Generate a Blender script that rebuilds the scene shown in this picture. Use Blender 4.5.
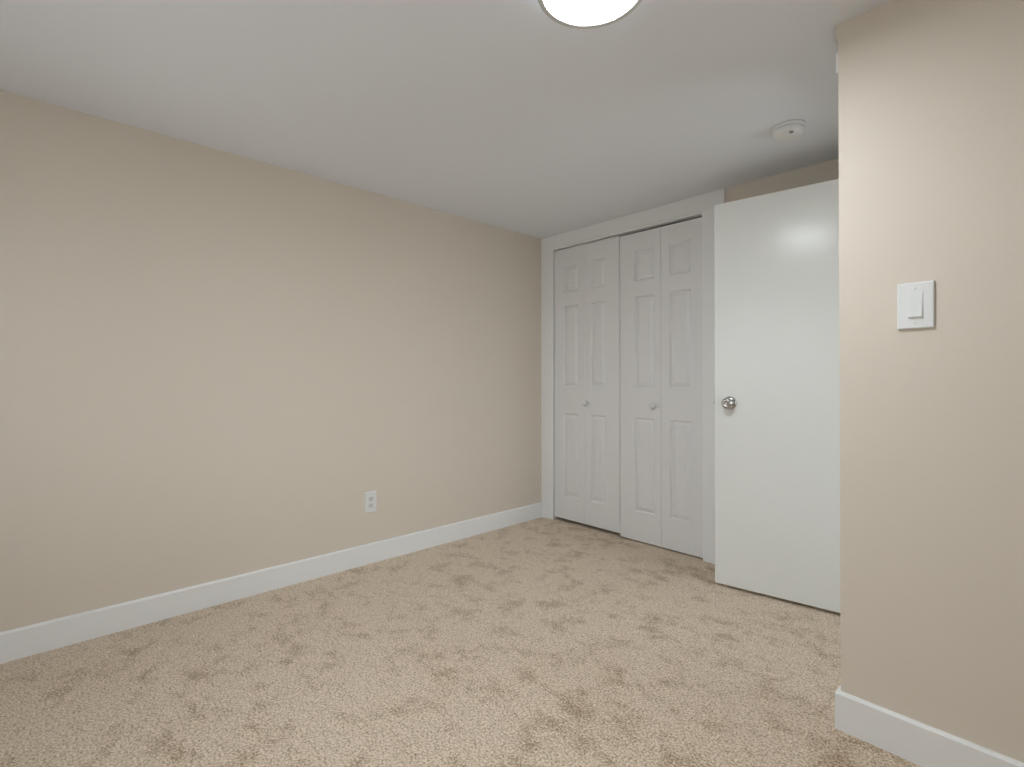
import bpy, bmesh, math
from mathutils import Vector, Matrix

C = bpy.context.scene.collection
scene = bpy.context.scene
for o in list(bpy.data.objects):
    bpy.data.objects.remove(o, do_unlink=True)

# ------------------------------------------------------------------ camera
cam_d = bpy.data.cameras.new('camera')
cam = bpy.data.objects.new('camera', cam_d)
C.objects.link(cam)
cam.location = (2.7305, -2.8876, 1.0703)
cam.rotation_euler = (math.pi / 2 + 0.006486, 0, 0.815135)
cam_d.sensor_fit = 'HORIZONTAL'
cam_d.sensor_width = 36.0
cam_d.lens = 507.97 / 1024 * 36.0
cam_d.shift_y = -7.34 / 1024
cam_d.clip_start = 0.02
scene.camera = cam

# ------------------------------------------------------------------ world, exposure
scene.view_settings.view_transform = 'Standard'
scene.view_settings.look = 'None'
scene.view_settings.gamma = 1.0
scene.view_settings.use_curve_mapping = False
scene.view_settings.exposure = 1.84
LAMP = 25.0          # ceiling lamp diffuser
SKY = 1.35            # overcast sky outside the added windows

world = bpy.data.worlds.new('overcast_sky')
scene.world = world
world.use_nodes = True
wn = world.node_tree.nodes
wn['Background'].inputs['Color'].default_value = (0.85, 0.945, 1.0, 1)
wn['Background'].inputs['Strength'].default_value = SKY
_wl = world.node_tree.links
_tc = wn.new('ShaderNodeTexCoord')
_sp = wn.new('ShaderNodeSeparateXYZ')
_cr = wn.new('ShaderNodeValToRGB')          # ground below the horizon, sky above it
_wl.new(_tc.outputs['Generated'], _sp.inputs['Vector'])
_wl.new(_sp.outputs['Z'], _cr.inputs['Fac'])
_wl.new(_cr.outputs['Color'], wn['Background'].inputs['Color'])
_e = _cr.color_ramp.elements
_e[0].position, _e[0].color = 0.0, (0.58, 0.62, 0.63, 1)
_e[1].position, _e[1].color = 0.04, (0.86, 0.945, 1.0, 1)


# ------------------------------------------------------------------ materials
def new_mat(name):
    m = bpy.data.materials.new(name)
    m.use_nodes = True
    nt = m.node_tree
    return m, nt, nt.nodes['Principled BSDF']


def node(nt, kind, **kw):
    n = nt.nodes.new(kind)
    for k, v in kw.items():
        if k in n.inputs:
            n.inputs[k].default_value = v
        else:
            setattr(n, k, v)
    return n


def obj_coords(nt, scale=(1, 1, 1)):
    tc = node(nt, 'ShaderNodeTexCoord')
    mp = node(nt, 'ShaderNodeMapping')
    mp.inputs['Scale'].default_value = scale
    nt.links.new(tc.outputs['Object'], mp.inputs['Vector'])
    return mp.outputs['Vector']


def paint(name, col, rough, bump=0.05, scale=220.0, stretch=(1, 1, 1), dist=0.001, spec=0.5):
    """Rolled or brushed paint: flat colour with a faint tooth."""
    m, nt, p = new_mat(name)
    p.inputs['Base Color'].default_value = (*col, 1)
    p.inputs['Roughness'].default_value = rough
    p.inputs['Specular IOR Level'].default_value = spec
    v = obj_coords(nt, stretch)
    n = node(nt, 'ShaderNodeTexNoise', Scale=scale, Detail=3.0)
    nt.links.new(v, n.inputs['Vector'])
    b = node(nt, 'ShaderNodeBump', Strength=bump, Distance=dist)
    nt.links.new(n.outputs['Fac'], b.inputs['Height'])
    nt.links.new(b.outputs['Normal'], p.inputs['Normal'])
    return m


def carpet():
    m, nt, p = new_mat('beige_cut_pile_carpet')
    L = nt.links

    def noise(scale, detail, rough, stretch=(1, 1, 1), dist=0.0):
        n = node(nt, 'ShaderNodeTexNoise', Scale=scale, Detail=detail, Roughness=rough, Distortion=dist)
        L.new(obj_coords(nt, stretch), n.inputs['Vector'])
        return n.outputs['Fac']

    def mth(op, a, b):
        n = node(nt, 'ShaderNodeMath', operation=op)
        for i, v in enumerate((a, b)):
            if isinstance(v, float):
                n.inputs[i].default_value = v
            else:
                L.new(v, n.inputs[i])
        return n.outputs[0]

    tuft = noise(140.0, 3.0, 0.85)                       # yarn ends
    clump = noise(36.0, 3.0, 0.65)                      # small clumps of leaning pile
    patch = noise(7.5, 6.0, 0.70, (1.0, 1.15, 1.0), 0.25)   # brushed patches a hand or two across
    wide = noise(2.2, 2.0, 0.5)
    mask = node(nt, 'ShaderNodeMapRange', clamp=True)
    for k, v in (('From Min', 0.50), ('From Max', 0.70), ('To Min', 0.0), ('To Max', 1.0)):
        mask.inputs[k].default_value = v
    L.new(mth('ADD', patch, mth('MULTIPLY', mth('SUBTRACT', wide, 0.5), 0.25)), mask.inputs['Value'])
    v = mth('ADD', mth('ADD', mth('MULTIPLY', mth('SUBTRACT', tuft, 0.5), 1.55), 0.5), mth('MULTIPLY', mth('SUBTRACT', clump, 0.5), 0.22))
    v = mth('SUBTRACT', v, mth('MULTIPLY', mask.outputs['Result'], 0.16))
    ramp = node(nt, 'ShaderNodeValToRGB')
    e = ramp.color_ramp.elements
    e[0].position, e[0].color = 0.26, (0.280, 0.185, 0.105, 1)
    e[1].position, e[1].color = 0.74, (0.980, 0.860, 0.720, 1)
    for pos, c in ((0.40, (0.540, 0.415, 0.285, 1)), (0.53, (0.790, 0.650, 0.510, 1))):
        k = e.new(pos)
        k.color = c
    L.new(v, ramp.inputs['Fac'])
    L.new(ramp.outputs['Color'], p.inputs['Base Color'])
    p.inputs['Roughness'].default_value = 1.0
    p.inputs['Specular IOR Level'].default_value = 0.1
    p.inputs['Sheen Weight'].default_value = 0.35        # fibre ends catch light at low angles
    p.inputs['Sheen Roughness'].default_value = 0.45
    p.inputs['Sheen Tint'].default_value = (1.0, 0.88, 0.75, 1)
    b = node(nt, 'ShaderNodeBump', Strength=0.6, Distance=0.006)
    L.new(v, b.inputs['Height'])
    L.new(b.outputs['Normal'], p.inputs['Normal'])
    return m


def metal(name, col, rough):
    m, nt, p = new_mat(name)
    p.inputs['Base Color'].default_value = (*col, 1)
    p.inputs['Metallic'].default_value = 1.0
    n = node(nt, 'ShaderNodeTexNoise', Scale=300.0)
    L = nt.links
    L.new(obj_coords(nt, (1, 1, 8)), n.inputs['Vector'])
    mr = node(nt, 'ShaderNodeMapRange')
    mr.inputs['To Min'].default_value = rough * 0.8
    mr.inputs['To Max'].default_value = rough * 1.2
    L.new(n.outputs['Fac'], mr.inputs['Value'])
    L.new(mr.outputs['Result'], p.inputs['Roughness'])
    return m


def lamp_glow(name, k):
    m, nt, p = new_mat(name)
    p.inputs['Base Color'].default_value = (0.9, 0.9, 0.88, 1)
    p.inputs['Emission Color'].default_value = (0.89, 0.95, 1.0, 1)
    p.inputs['Emission Strength'].default_value = LAMP * k
    return m


def clear_glass():
    m, nt, p = new_mat('added_window_glass')
    nt.nodes.remove(p)
    out = nt.nodes['Material Output']
    tr = node(nt, 'ShaderNodeBsdfTransparent')
    gl = node(nt, 'ShaderNodeBsdfGlossy', Roughness=0.02)
    fr = node(nt, 'ShaderNodeFresnel', IOR=1.45)
    mx = node(nt, 'ShaderNodeMixShader')
    nt.links.new(fr.outputs['Fac'], mx.inputs['Fac'])
    nt.links.new(tr.outputs['BSDF'], mx.inputs[1])
    nt.links.new(gl.outputs['BSDF'], mx.inputs[2])
    nt.links.new(mx.outputs['Shader'], out.inputs['Surface'])
    return m


M = {
    'wall': paint('beige_wall_paint', (0.735, 0.657, 0.562), 0.62, 0.10, 260, spec=0.3),
    'ceiling': paint('flat_ceiling_paint', (0.85, 0.87, 0.915), 0.9, 0.10, 200, spec=0.2),
    'trim': paint('white_trim_paint', (0.87, 0.87, 0.86), 0.42, 0.03, 150),
    'leaf': paint('white_door_skin', (0.81, 0.805, 0.80), 0.45, 0.06, 90, (6, 6, 0.6)),
    'slab': paint('white_brushed_gloss_paint', (0.81, 0.815, 0.785), 0.20, 0.30, 30, (2.2, 2.2, 0.40), 0.003, 0.22),
    'plastic': paint('white_plastic', (0.80, 0.805, 0.795), 0.35, 0.0),
    'plastic_dim': paint('off_white_plastic', (0.72, 0.71, 0.69), 0.4, 0.0),
    'dark': paint('dark_recess', (0.03, 0.03, 0.03), 0.6, 0.0),
    'grey': paint('grey_plastic', (0.30, 0.30, 0.29), 0.5, 0.0),
    'rim': paint('grey_lamp_rim', (0.62, 0.62, 0.61), 0.4, 0.0),
    'nickel': metal('satin_nickel', (0.52, 0.505, 0.48), 0.20),
    'carpet': carpet(),
    'glow': lamp_glow('lit_opal_diffuser', 1.0),
    'added_side_glow': lamp_glow('added_halo_glow', 0.028),  # weak emission added to brighten the ceiling around the lamp
    'glass': clear_glass(),
}


# ------------------------------------------------------------------ mesh helpers
def link_mesh(name, bm, mat, parent=None, smooth=False):
    bmesh.ops.recalc_face_normals(bm, faces=bm.faces)
    me = bpy.data.meshes.new(name)
    bm.to_mesh(me)
    bm.free()
    me.materials.append(M[mat])
    o = bpy.data.objects.new(name, me)
    C.objects.link(o)
    if parent:
        o.parent = parent
    if smooth:
        for p in me.polygons:
            p.use_smooth = True
    return o


def tag(o, label=None, cat=None, group=None, kind=None):
    for k, v in (('label', label), ('category', cat), ('group', group), ('kind', kind)):
        if v:
            o[k] = v
    return o


def empty(name, loc, rz=0.0):
    o = bpy.data.objects.new(name, None)
    o.empty_display_size = 0.05
    C.objects.link(o)
    o.location = loc
    o.rotation_euler = (0, 0, rz)
    return o


def box(bm, lo, hi, bevel=0.0, seg=2):
    lo, hi = Vector(lo), Vector(hi)
    r = bmesh.ops.create_cube(bm, size=1.0)
    for v in r['verts']:
        v.co = Vector(((v.co[i] + 0.5) * (hi[i] - lo[i]) + lo[i] for i in range(3)))
    if bevel:
        es = list({e for v in r['verts'] for e in v.link_edges})
        bmesh.ops.bevel(bm, geom=es, offset=bevel, segments=seg, affect='EDGES', profile=0.5)


def boxes(*bs):
    bm = bmesh.new()
    for b in bs:
        box(bm, *b)
    return bm


def lathe(prof, n=48, axis='z'):
    """Turn a (radius, height) profile about an axis; ends with radius 0 close themselves."""
    bm = bmesh.new()
    rings = []
    for r, h in prof:
        if r < 1e-6:
            rings.append([bm.verts.new((0, 0, h))])
        else:
            rings.append([bm.verts.new((r * math.cos(2 * math.pi * i / n), r * math.sin(2 * math.pi * i / n), h)) for i in range(n)])
    for a, b in zip(rings, rings[1:]):
        for i in range(n):
            j = (i + 1) % n
            if len(a) == 1:
                bm.faces.new((a[0], b[i], b[j]))
            elif len(b) == 1:
                bm.faces.new((a[i], a[j], b[0]))
            else:
                bm.faces.new((a[i], a[j], b[j], b[i]))
    if axis == 'y':       # height runs along +y
        bm.transform(Matrix.Rotation(-math.pi / 2, 4, 'X'))
    elif axis == '-y':
        bm.transform(Matrix.Rotation(math.pi / 2, 4, 'X'))
    elif axis == 'x':
        bm.transform(Matrix.Rotation(math.pi / 2, 4, 'Y'))
    return bm


def sweep_profile(path, prof, closed_ends=True):
    """Carry a (outward, height) profile along a horizontal path of (point, outward vector)."""
    bm = bmesh.new()
    rows = []
    for p, n in path:
        rows.append([bm.verts.new((p[0] + n[0] * a, p[1] + n[1] * a, z)) for a, z in prof])
    k = len(prof)
    for a, b in zip(rows, rows[1:]):
        for i in range(k):
            j = (i + 1) % k
            bm.faces.new((a[i], a[j], b[j], b[i]))
    if closed_ends:
        bm.faces.new(rows[0])
        bm.faces.new(rows[-1])
    return bm


H = 2.17             # ceiling height
YB = 0.016           # back wall plane (closet casing stands proud of it, face at y = 0)
CX, CY = 2.2833, -1.0791      # free corner of the wall with the switch
ANG = -0.01988                # that wall is a degree out of square
ux, uy = math.cos(ANG), math.sin(ANG)
nx, ny = uy, -ux              # its outward normal, toward the camera
X1, Y0 = 3.55, -4.05          # right and near limits of the room
WY0, WY1, WZ0, WZ1 = -3.5, -2.25, 0.75, 1.90   # added window opening in the side wall
HY0, HY1 = -0.92, -0.06       # added window opening at the end of the hall
VX0, VX1 = 0.45, 1.95         # added window opening in the wall behind the camera, same heights


def S(name, bm, mat, label=None, cat=None):
    return tag(link_mesh(name, bm, mat), label, cat, kind='structure')


# ------------------------------------------------------------------ room shell
S('floor', boxes(((-0.12, Y0 - 0.12, -0.10), (X1 + 0.12, 0.90, 0.0))), 'carpet', 'wall-to-wall beige cut-pile carpet with brushed darker patches', 'floor')
S('ceiling', boxes(((-0.12, Y0 - 0.12, H), (X1 + 0.12, 0.90, H + 0.10))), 'ceiling', 'flat low white ceiling over the whole room', 'ceiling')
S('wall_left', boxes(((-0.12, Y0 - 0.12, 0), (0, 0.90, H))), 'wall', 'long plain beige wall on the left with one power outlet', 'wall')
S('wall_back', boxes(((0, YB, 0), (0.108, YB + 0.10, H)),
                     ((0.108, YB, 2.078), (1.330, YB + 0.10, H)),
                     ((1.330, YB, 0), (X1, YB + 0.10, H))), 'wall', 'far beige wall holding the closet, seen above the open door', 'wall')
S('wall_closet', boxes(((0, 0.78, 0), (X1, 0.90, H)), ((1.42, YB + 0.10, 0), (1.50, 0.78, H))), 'wall', 'closet interior walls behind the bifold doors', 'wall')
S('wall_near', boxes(((0, Y0 - 0.12, 0), (VX0, Y0, H)), ((VX1, Y0 - 0.12, 0), (X1, Y0, H)),
                     ((VX0, Y0 - 0.12, 0), (VX1, Y0, WZ0)), ((VX0, Y0 - 0.12, WZ1), (VX1, Y0, H))), 'wall', 'beige wall with an added window behind the camera', 'wall')
S('wall_side', boxes(((X1, Y0 - 0.12, 0), (X1 + 0.12, WY0, H)), ((X1, WY1, 0), (X1 + 0.12, HY0, H)), ((X1, HY1, 0), (X1 + 0.12, 0.90, H)),
                     ((X1, HY0, 0), (X1 + 0.12, HY1, 0.5)), ((X1, HY0, 2.05), (X1 + 0.12, HY1, H)),
                     ((X1, WY0, 0), (X1 + 0.12, WY1, WZ0)), ((X1, WY0, WZ1), (X1 + 0.12, WY1, H))), 'wall', 'beige side wall with an added window to the right of the camera', 'wall')


def right_wall():
    # free end seen on the left: plumb below the door head, a slight plaster swell above it
    bm = bmesh.new()
    lev = [(0, 0), (2.112, 0), (2.126, -0.007), (H, -0.008)]
    L = X1 - CX + 0.02
    rows = []
    for z, dx in lev:
        f0 = Vector((CX + dx, CY - dx * ANG, z))
        f1 = Vector((CX + ux * L, CY + uy * L, z))
        b1 = Vector((f1.x, -0.98, z))
        b0 = Vector((CX + dx, -0.98, z))
        rows.append([bm.verts.new(p) for p in (f0, f1, b1, b0)])
    for a, b in zip(rows, rows[1:]):
        for i in range(4):
            j = (i + 1) % 4
            bm.faces.new((a[i], a[j], b[j], b[i]))
    bm.faces.new(rows[0])
    bm.faces.new(rows[-1])
    return bm


S('wall_right', right_wall(), 'wall', 'beige wall end jutting in at the right, carrying the light switch', 'wall')
S('wall_entry', boxes(((CX, -0.98, 0), (CX + 0.10, -0.972, H)),
                      ((CX, -0.173, 0), (CX + 0.10, YB, H)),
                      ((CX, -0.972, 2.063), (CX + 0.10, -0.173, H))), 'wall', 'short beige wall with the doorway, hidden behind the wall end', 'wall')

# door lining and casing of the doorway
S('trim_1', boxes(((CX - 0.004, -0.971, 0), (CX + 0.104, -0.962, 2.045)),
                  ((CX - 0.004, -0.191, 0), (CX + 0.104, -0.174, 2.045)),
                  ((CX - 0.004, -0.971, 2.045), (CX + 0.104, -0.174, 2.062))), 'trim', 'white lining of the doorway behind the wall end', 'trim')
S('trim_2', boxes(((CX - 0.0205, -1.027, 2.047), (CX, -0.105, 2.113), 0.003)), 'trim', 'white head casing of the doorway, its end just showing past the wall corner', 'trim')
S('trim_3', boxes(((CX - 0.0125, -1.022, 0.0), (CX, -0.958, 2.047), 0.003)), 'trim', 'white side casing of the doorway behind the wall corner', 'trim')

# closet casing: flat boards, the head running up to the ceiling
S('trim_4', boxes(((0.0005, 0, 0), (0.122, YB, 2.075), 0.0015)), 'trim', 'white flat casing board left of the closet, tight to the left wall', 'trim')
S('trim_5', boxes(((0.0005, -0.0005, 2.075), (1.445, YB, H - 0.0005), 0.0015)), 'trim', 'white flat head board above the closet doors, touching the ceiling', 'trim')
S('trim_6', boxes(((1.318, -0.012, 0), (1.440, YB, 2.075), 0.0015)), 'trim', 'white flat casing board right of the closet, half behind the open door', 'trim')
S('trim_7', boxes(((0.109, YB + 0.0005, 0), (0.121, YB + 0.10, 2.0775)), ((1.319, YB + 0.0005, 0), (1.3295, YB + 0.10, 2.0775))), 'trim', 'white closet jambs inside the opening', 'trim')
# steel channel the bifold doors slide in
S('trim_8', boxes(((0.1225, 0.004, 2.0575), (1.3175, 0.008, 2.0745)), ((0.1225, 0.008, 2.0715), (1.3175, 0.050, 2.0745)),
                  ((0.1225, 0.046, 2.0575), (1.3175, 0.050, 2.0715))), 'trim', 'thin white sliding track along the top of the closet opening', 'trim')

# baseboards: flat board with an eased top edge
BB = [(0, 0), (0.013, 0), (0.013, 0.108), (0.0085, 0.1145), (0, 0.1145)]
S('baseboard_left', sweep_profile([((0, Y0), (1, 0)), ((0, -0.0006), (1, 0))], BB), 'trim', 'white baseboard along the foot of the left wall', 'baseboard')
S('baseboard_back', sweep_profile([((1.4455, YB), (0, -1)), ((CX, YB), (0, -1))], BB), 'trim', 'white baseboard behind the open door', 'baseboard')
ex, ey = CX + ux * (X1 - CX), CY + uy * (X1 - CX)
S('baseboard_right', sweep_profile([((CX, -1.0225), (-1, 0)), ((CX, CY), (nx - 1, ny)), ((ex, ey), (nx, ny))], BB), 'trim', 'white baseboard along the wall under the light switch, wrapping its corner', 'baseboard')
S('baseboard_near', sweep_profile([((0.014, Y0), (0, 1)), ((X1 - 0.014, Y0), (0, 1))], BB), 'trim', 'white baseboard behind the camera', 'baseboard')
S('baseboard_side', sweep_profile([((X1, Y0), (-1, 0)), ((X1, CY - 0.045), (-1, 0))], BB), 'trim', 'white baseboard to the right of the camera', 'baseboard')

# unseen windows added for fill daylight: right of the camera, behind it, and at the end of the hall
def window(name, label, loc, rz, width, height=WZ1 - WZ0):
    """Sliding window added for fill light, in local axes: x along the wall, y outward, sill at WZ0."""
    w = tag(empty(name, loc, rz), label, 'window', kind='structure')
    h, y0, y1, z1 = width / 2, 0.02, 0.10, height
    link_mesh('added_window_frame', boxes(((-h, y0, 0), (-h + 0.05, y1, z1)), ((h - 0.05, y0, 0), (h, y1, z1)),
                                    ((-h + 0.05, y0, 0), (h - 0.05, y1, 0.05)), ((-h + 0.05, y0, z1 - 0.05), (h - 0.05, y1, z1)),
                                    ((-0.02, y0 + 0.01, 0.05), (0.02, y1 - 0.01, z1 - 0.05))), 'trim', w)
    for a, b in ((-h + 0.05, -0.02), (0.02, h - 0.05)):
        link_mesh('added_pane', boxes(((a, 0.058, 0.05), (b, 0.062, z1 - 0.05))), 'glass', w)


window('added_window_1', 'added white framed fill-light window in the side wall right of the camera', (X1, (WY0 + WY1) / 2, WZ0), -math.pi / 2, WY1 - WY0)
window('added_window_2', 'added white framed fill-light window in the wall behind the camera', ((VX0 + VX1) / 2, Y0, WZ0), math.pi, VX1 - VX0)
window('added_window_3', 'added tall white framed fill-light window at the end of the hall beyond the doorway', (X1, (HY0 + HY1) / 2, 0.5), -math.pi / 2, HY1 - HY0, 1.55)


# ------------------------------------------------------------------ closet bifold doors
def leaf_mesh(w, h, panels, th=0.034):
    """Moulded leaf: x 0..w, front face at y = 0, back at y = th; panels = [(x0, x1, z0, z1)]."""
    bm = bmesh.new()
    xs = sorted({0.0, w} | {p[0] for p in panels} | {p[1] for p in panels})
    zs = sorted({0.0, h} | {p[2] for p in panels} | {p[3] for p in panels})
    g = {(i, k): bm.verts.new((x, 0, z)) for i, x in enumerate(xs) for k, z in enumerate(zs)}
    pf = []
    for i in range(len(xs) - 1):
        for k in range(len(zs) - 1):
            f = bm.faces.new((g[i, k], g[i + 1, k], g[i + 1, k + 1], g[i, k + 1]))
            if any(abs(xs[i] - p[0]) < 1e-6 and abs(zs[k] - p[2]) < 1e-6 for p in panels):
                pf.append(f)
    rim = [e for e in bm.edges if e.is_boundary]
    r = bmesh.ops.extrude_edge_only(bm, edges=rim)
    vs = [v for v in r['geom'] if isinstance(v, bmesh.types.BMVert)]
    for v in vs:
        v.co.y = th
        v.co.x = min(max(v.co.x, 0), w)
    bm.faces.ensure_lookup_table()
    bmesh.ops.contextual_create(bm, geom=[e for e in bm.edges if e.is_boundary])
    # eased outer arris on the front
    bmesh.ops.recalc_face_normals(bm, faces=bm.faces)
    es = [e for e in bm.edges if all(abs(v.co.y) < 1e-6 for v in e.verts) and any(abs(f.normal.y) < 0.5 for f in e.link_faces)]
    bmesh.ops.bevel(bm, geom=es, offset=0.002, segments=2, affect='EDGES', profile=0.5)
    pf = [f for f in bm.faces if any(p[0] < f.calc_center_median().x < p[1] and p[2] < f.calc_center_median().z < p[3] for p in panels) and f.calc_center_median().y < 1e-4]
    # sunk ogee, flat channel, then the raised field
    for th_, dp in ((0.009, -0.0100), (0.003, 0.0), (0.021, 0.0085), (0.002, 0.0004)):
        bmesh.ops.inset_individual(bm, faces=pf, thickness=th_, depth=dp, use_even_offset=True)
    return bm


def small_knob(parent, x, z):
    bm = lathe([(0.0, 0.0), (0.011, 0.0), (0.011, 0.003), (0.0085, 0.009), (0.010, 0.014), (0.017, 0.018), (0.0215, 0.023),
                (0.022, 0.027), (0.019, 0.032), (0.010, 0.0355), (0.0, 0.036)], 28, '-y')
    o = link_mesh('knob', bm, 'plastic', parent, True)
    o.location = (x, 0, z)
    tag(o, 'small round white knob')
    return o


ZP = [(0.200, 0.817), (1.014, 1.619), (1.720, 1.922)]
PAIR = [
    dict(name='door_1', label='closed white panelled bifold closet door nearer the left wall', y=0.014, z0=0.026, z1=2.051,
         leaves=[(0.126, 0.4196, 0.216, 0.358, None), (0.4202, 0.7175, 0.471, 0.602, 0.441)]),
    dict(name='door_2', label='white panelled bifold closet door on the right, partly behind the open door', y=0.010, z0=0.009, z1=2.040,
         leaves=[(0.7245, 1.0330, 0.840, 0.988, 0.985), (1.0340, 1.313, 1.093, 1.236, None)]),
]
for d in PAIR:
    x00 = d['leaves'][0][0]
    root = empty(d['name'], (x00, d['y'], d['z0']))
    tag(root, d['label'], 'closet door', 'bifold closet doors', 'structure')
    for (a, b, pa, pb, kx) in d['leaves']:
        bm = leaf_mesh(b - a, d['z1'] - d['z0'], [(pa - a, pb - a, z0 - d['z0'], z1 - d['z0']) for z0, z1 in ZP])
        lf = link_mesh('door_leaf', bm, 'leaf', root)
        lf.location = (a - x00, 0, 0)
        if kx is not None:
            small_knob(lf, kx - a, 0.903 - d['z0'])

# ------------------------------------------------------------------ open flush door
W = 0.750
dr = empty('door_3', (2.2705, -0.2095, 0.0), math.radians(187.2))
tag(dr, 'open plain white flush door with a satin metal knob, standing in front of the closet end', 'door', None, 'structure')
bm = bmesh.new()
box(bm, (0, -0.035, 0.016), (W, 0, 1.981), 0.002)
link_mesh('door_slab', bm, 'slab', dr)
KX, KZ = W - 0.0775, 0.950
k = link_mesh('rosette', lathe([(0.0, 0.0), (0.0335, 0.0), (0.0335, 0.003), (0.030, 0.0075), (0.022, 0.011), (0.0, 0.011)], 40, 'y'), 'nickel', dr, True)
k.location = (KX, 0.0, KZ)
tag(k, 'round satin metal rosette')
kb = link_mesh('knob', lathe([(0.0, 0.010), (0.0125, 0.010), (0.0115, 0.024), (0.0135, 0.030), (0.022, 0.036), (0.0265, 0.043), (0.0275, 0.050),
                              (0.0255, 0.057), (0.020, 0.0625), (0.0135, 0.0645), (0.012, 0.0625), (0.009, 0.0615), (0.0, 0.0615)], 40, 'y'), 'nickel', k, True)
tag(kb, 'round satin metal knob')
bk = link_mesh('privacy_button', lathe([(0.0, 0.060), (0.0055, 0.060), (0.0055, 0.066), (0.004, 0.0675), (0.0, 0.0675)], 20, 'y'), 'nickel', k, True)
bm = boxes(((W - 0.001, -0.0255, KZ - 0.008), (W + 0.006, -0.0095, KZ + 0.008), 0.002))
tag(link_mesh('latch_bolt', bm, 'grey', dr), 'metal latch bolt on the door edge')

# ------------------------------------------------------------------ ceiling lamp
lp = empty('ceiling_lamp', (1.884, -1.792, H))
tag(lp, 'round white glowing flush ceiling lamp with a thin grey rim', 'ceiling light')
link_mesh('lamp_rim', lathe([(0.1335, -0.034), (0.1480, -0.034), (0.1505, -0.037), (0.1505, -0.0465), (0.1485, -0.049), (0.1355, -0.049),
                             (0.1335, -0.047), (0.1335, -0.034)], 96), 'rim', lp)
link_mesh('lamp_body', lathe([(0.0, 0.0), (0.1334, 0.0), (0.1334, -0.0365), (0.0, -0.036)], 96), 'added_side_glow', lp)  # its glowing side is added for a soft ceiling halo
dome = [(0.1333, -0.037), (0.1333, -0.0455)]
for i in range(1, 11):
    t = i / 10
    dome.append((0.1333 * math.cos(t * math.pi / 2), -0.0455 - 0.003 * math.sin(t * math.pi / 2)))
dome[-1] = (0.0, -0.0485)
link_mesh('diffuser', lathe([(0.0, -0.037)] + dome, 96), 'glow', lp, True)

# ------------------------------------------------------------------ smoke detector
sd = empty('smoke_detector', (1.951, -0.500, H))
tag(sd, 'round white smoke detector on the ceiling near the closet', 'smoke detector')
link_mesh('base_plate', lathe([(0.0, 0.0), (0.066, 0.0), (0.066, -0.009), (0.064, -0.012), (0.0, -0.012)], 64), 'plastic', sd, True)
link_mesh('housing', lathe([(0.0, -0.016), (0.060, -0.016), (0.0615, -0.019), (0.0605, -0.030), (0.056, -0.040), (0.047, -0.0445),
                            (0.030, -0.0465), (0.0, -0.047)], 64), 'plastic', sd, True)
link_mesh('vent_ring', lathe([(0.0, -0.011), (0.0575, -0.011), (0.0575, -0.0175), (0.0, -0.0175)], 64), 'plastic_dim', sd)
b = link_mesh('test_button', lathe([(0.0, -0.044), (0.0085, -0.044), (0.0085, -0.048), (0.007, -0.049), (0.0, -0.049)], 24), 'grey', sd)
b.location = (0.025, -0.040, 0.001)
tag(b, 'small dark grey button')


# ------------------------------------------------------------------ wall plates
def plate(name, parent, w, h, th=0.0065):
    bm = bmesh.new()
    a = [bm.verts.new((sx * w / 2, 0, sz * h / 2)) for sx, sz in ((-1, -1), (1, -1), (1, 1), (-1, 1))]
    f = bm.faces.new(a)
    fr = bmesh.ops.extrude_face_region(bm, geom=[f])
    fv = [v for v in fr['geom'] if isinstance(v, bmesh.types.BMVert)]
    for v in fv:
        v.co.y = -th
    es = [e for e in bm.edges if all(abs(v.co.y + th) < 1e-6 for v in e.verts)]
    bmesh.ops.bevel(bm, geom=es, offset=0.0042, segments=3, affect='EDGES', profile=0.5)
    return link_mesh(name, bm, 'plastic', parent)


def screw(parent, z, y=-0.0065):
    bm = lathe([(0.0, 0.0), (0.0034, 0.0), (0.0034, 0.0006), (0.0025, 0.0012), (0.0, 0.0013)], 18, '-y')
    o = link_mesh('screw', bm, 'plastic_dim', parent)
    o.location = (0, y, z)
    return o


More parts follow.
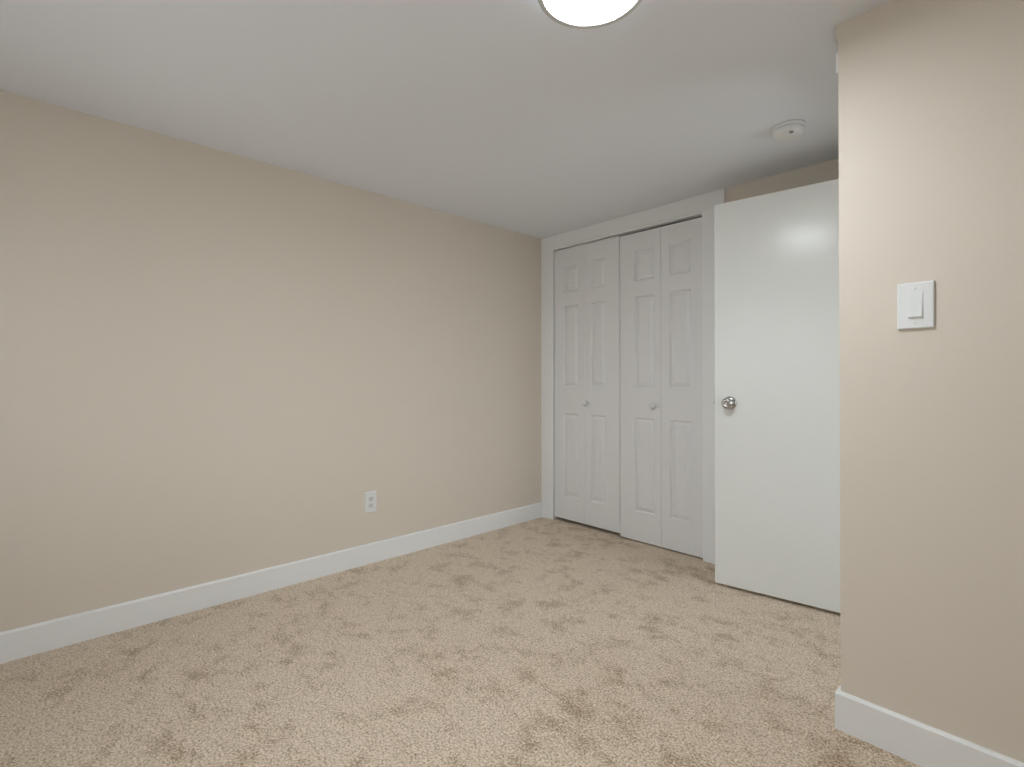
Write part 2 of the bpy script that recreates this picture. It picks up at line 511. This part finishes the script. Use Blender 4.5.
# decorator switch on the wall end (its front looks along local -y)
sx_ = 0.1875
sw = empty('light_switch', (CX + ux * sx_, CY + uy * sx_, 1.2775), ANG)
tag(sw, 'white rocker light switch on the beige wall at the right', 'light switch')
plate('wall_plate', sw, 0.083, 0.130, 0.0075)
bm = bmesh.new()
box(bm, (-0.0178, -0.0085, -0.0345), (0.0178, -0.004, 0.0345), 0.0012)
link_mesh('switch_frame', bm, 'plastic', sw)
bm = bmesh.new()                                   # rocker, tipped: lower half stands out
pts = [(-0.0088, 0.0325), (-0.0097, 0.0), (-0.0135, -0.0325), (-0.005, -0.0325), (-0.005, 0.0325)]
l = [bm.verts.new((-0.0160, y, z)) for y, z in pts]
r = [bm.verts.new((0.0160, y, z)) for y, z in pts]
for i in range(5):
    j = (i + 1) % 5
    bm.faces.new((l[i], l[j], r[j], r[i]))
bm.faces.new(l)
bm.faces.new(r)
bmesh.ops.recalc_face_normals(bm, faces=bm.faces)
bmesh.ops.bevel(bm, geom=list(bm.edges), offset=0.0009, segments=2, affect='EDGES')
link_mesh('rocker', bm, 'plastic', sw)
for z in (0.0487, -0.0487):
    screw(sw, z, -0.0075)

# duplex outlet on the left wall (local -y looks along world +x)
ot = empty('power_outlet', (0.0, -1.4525, 0.3555), math.radians(90))
tag(ot, 'white duplex power outlet low on the left wall', 'power outlet')
plate('wall_plate', ot, 0.074, 0.120, 0.0095)
for z in (0.0195, -0.0195):
    bm = lathe([(0.0, 0.0), (0.0172, 0.0), (0.0172, 0.0022), (0.0162, 0.003), (0.0, 0.003)], 32, '-y')
    for v in bm.verts:
        v.co.z = max(-0.0142, min(0.0142, v.co.z))
    s = link_mesh('socket', bm, 'plastic_dim', ot)
    s.location = (0, -0.0088, z)
    bm = boxes(((-0.0075, -0.0034, -0.001), (-0.0053, -0.0026, 0.0075)), ((0.0053, -0.0034, 0.0), (0.0075, -0.0026, 0.0075)),
               ((-0.0022, -0.0034, -0.0095), (0.0022, -0.0026, -0.0055)))
    tag(link_mesh('slot', bm, 'dark', s), 'dark pin slots')
screw(ot, 0.0, -0.0095)
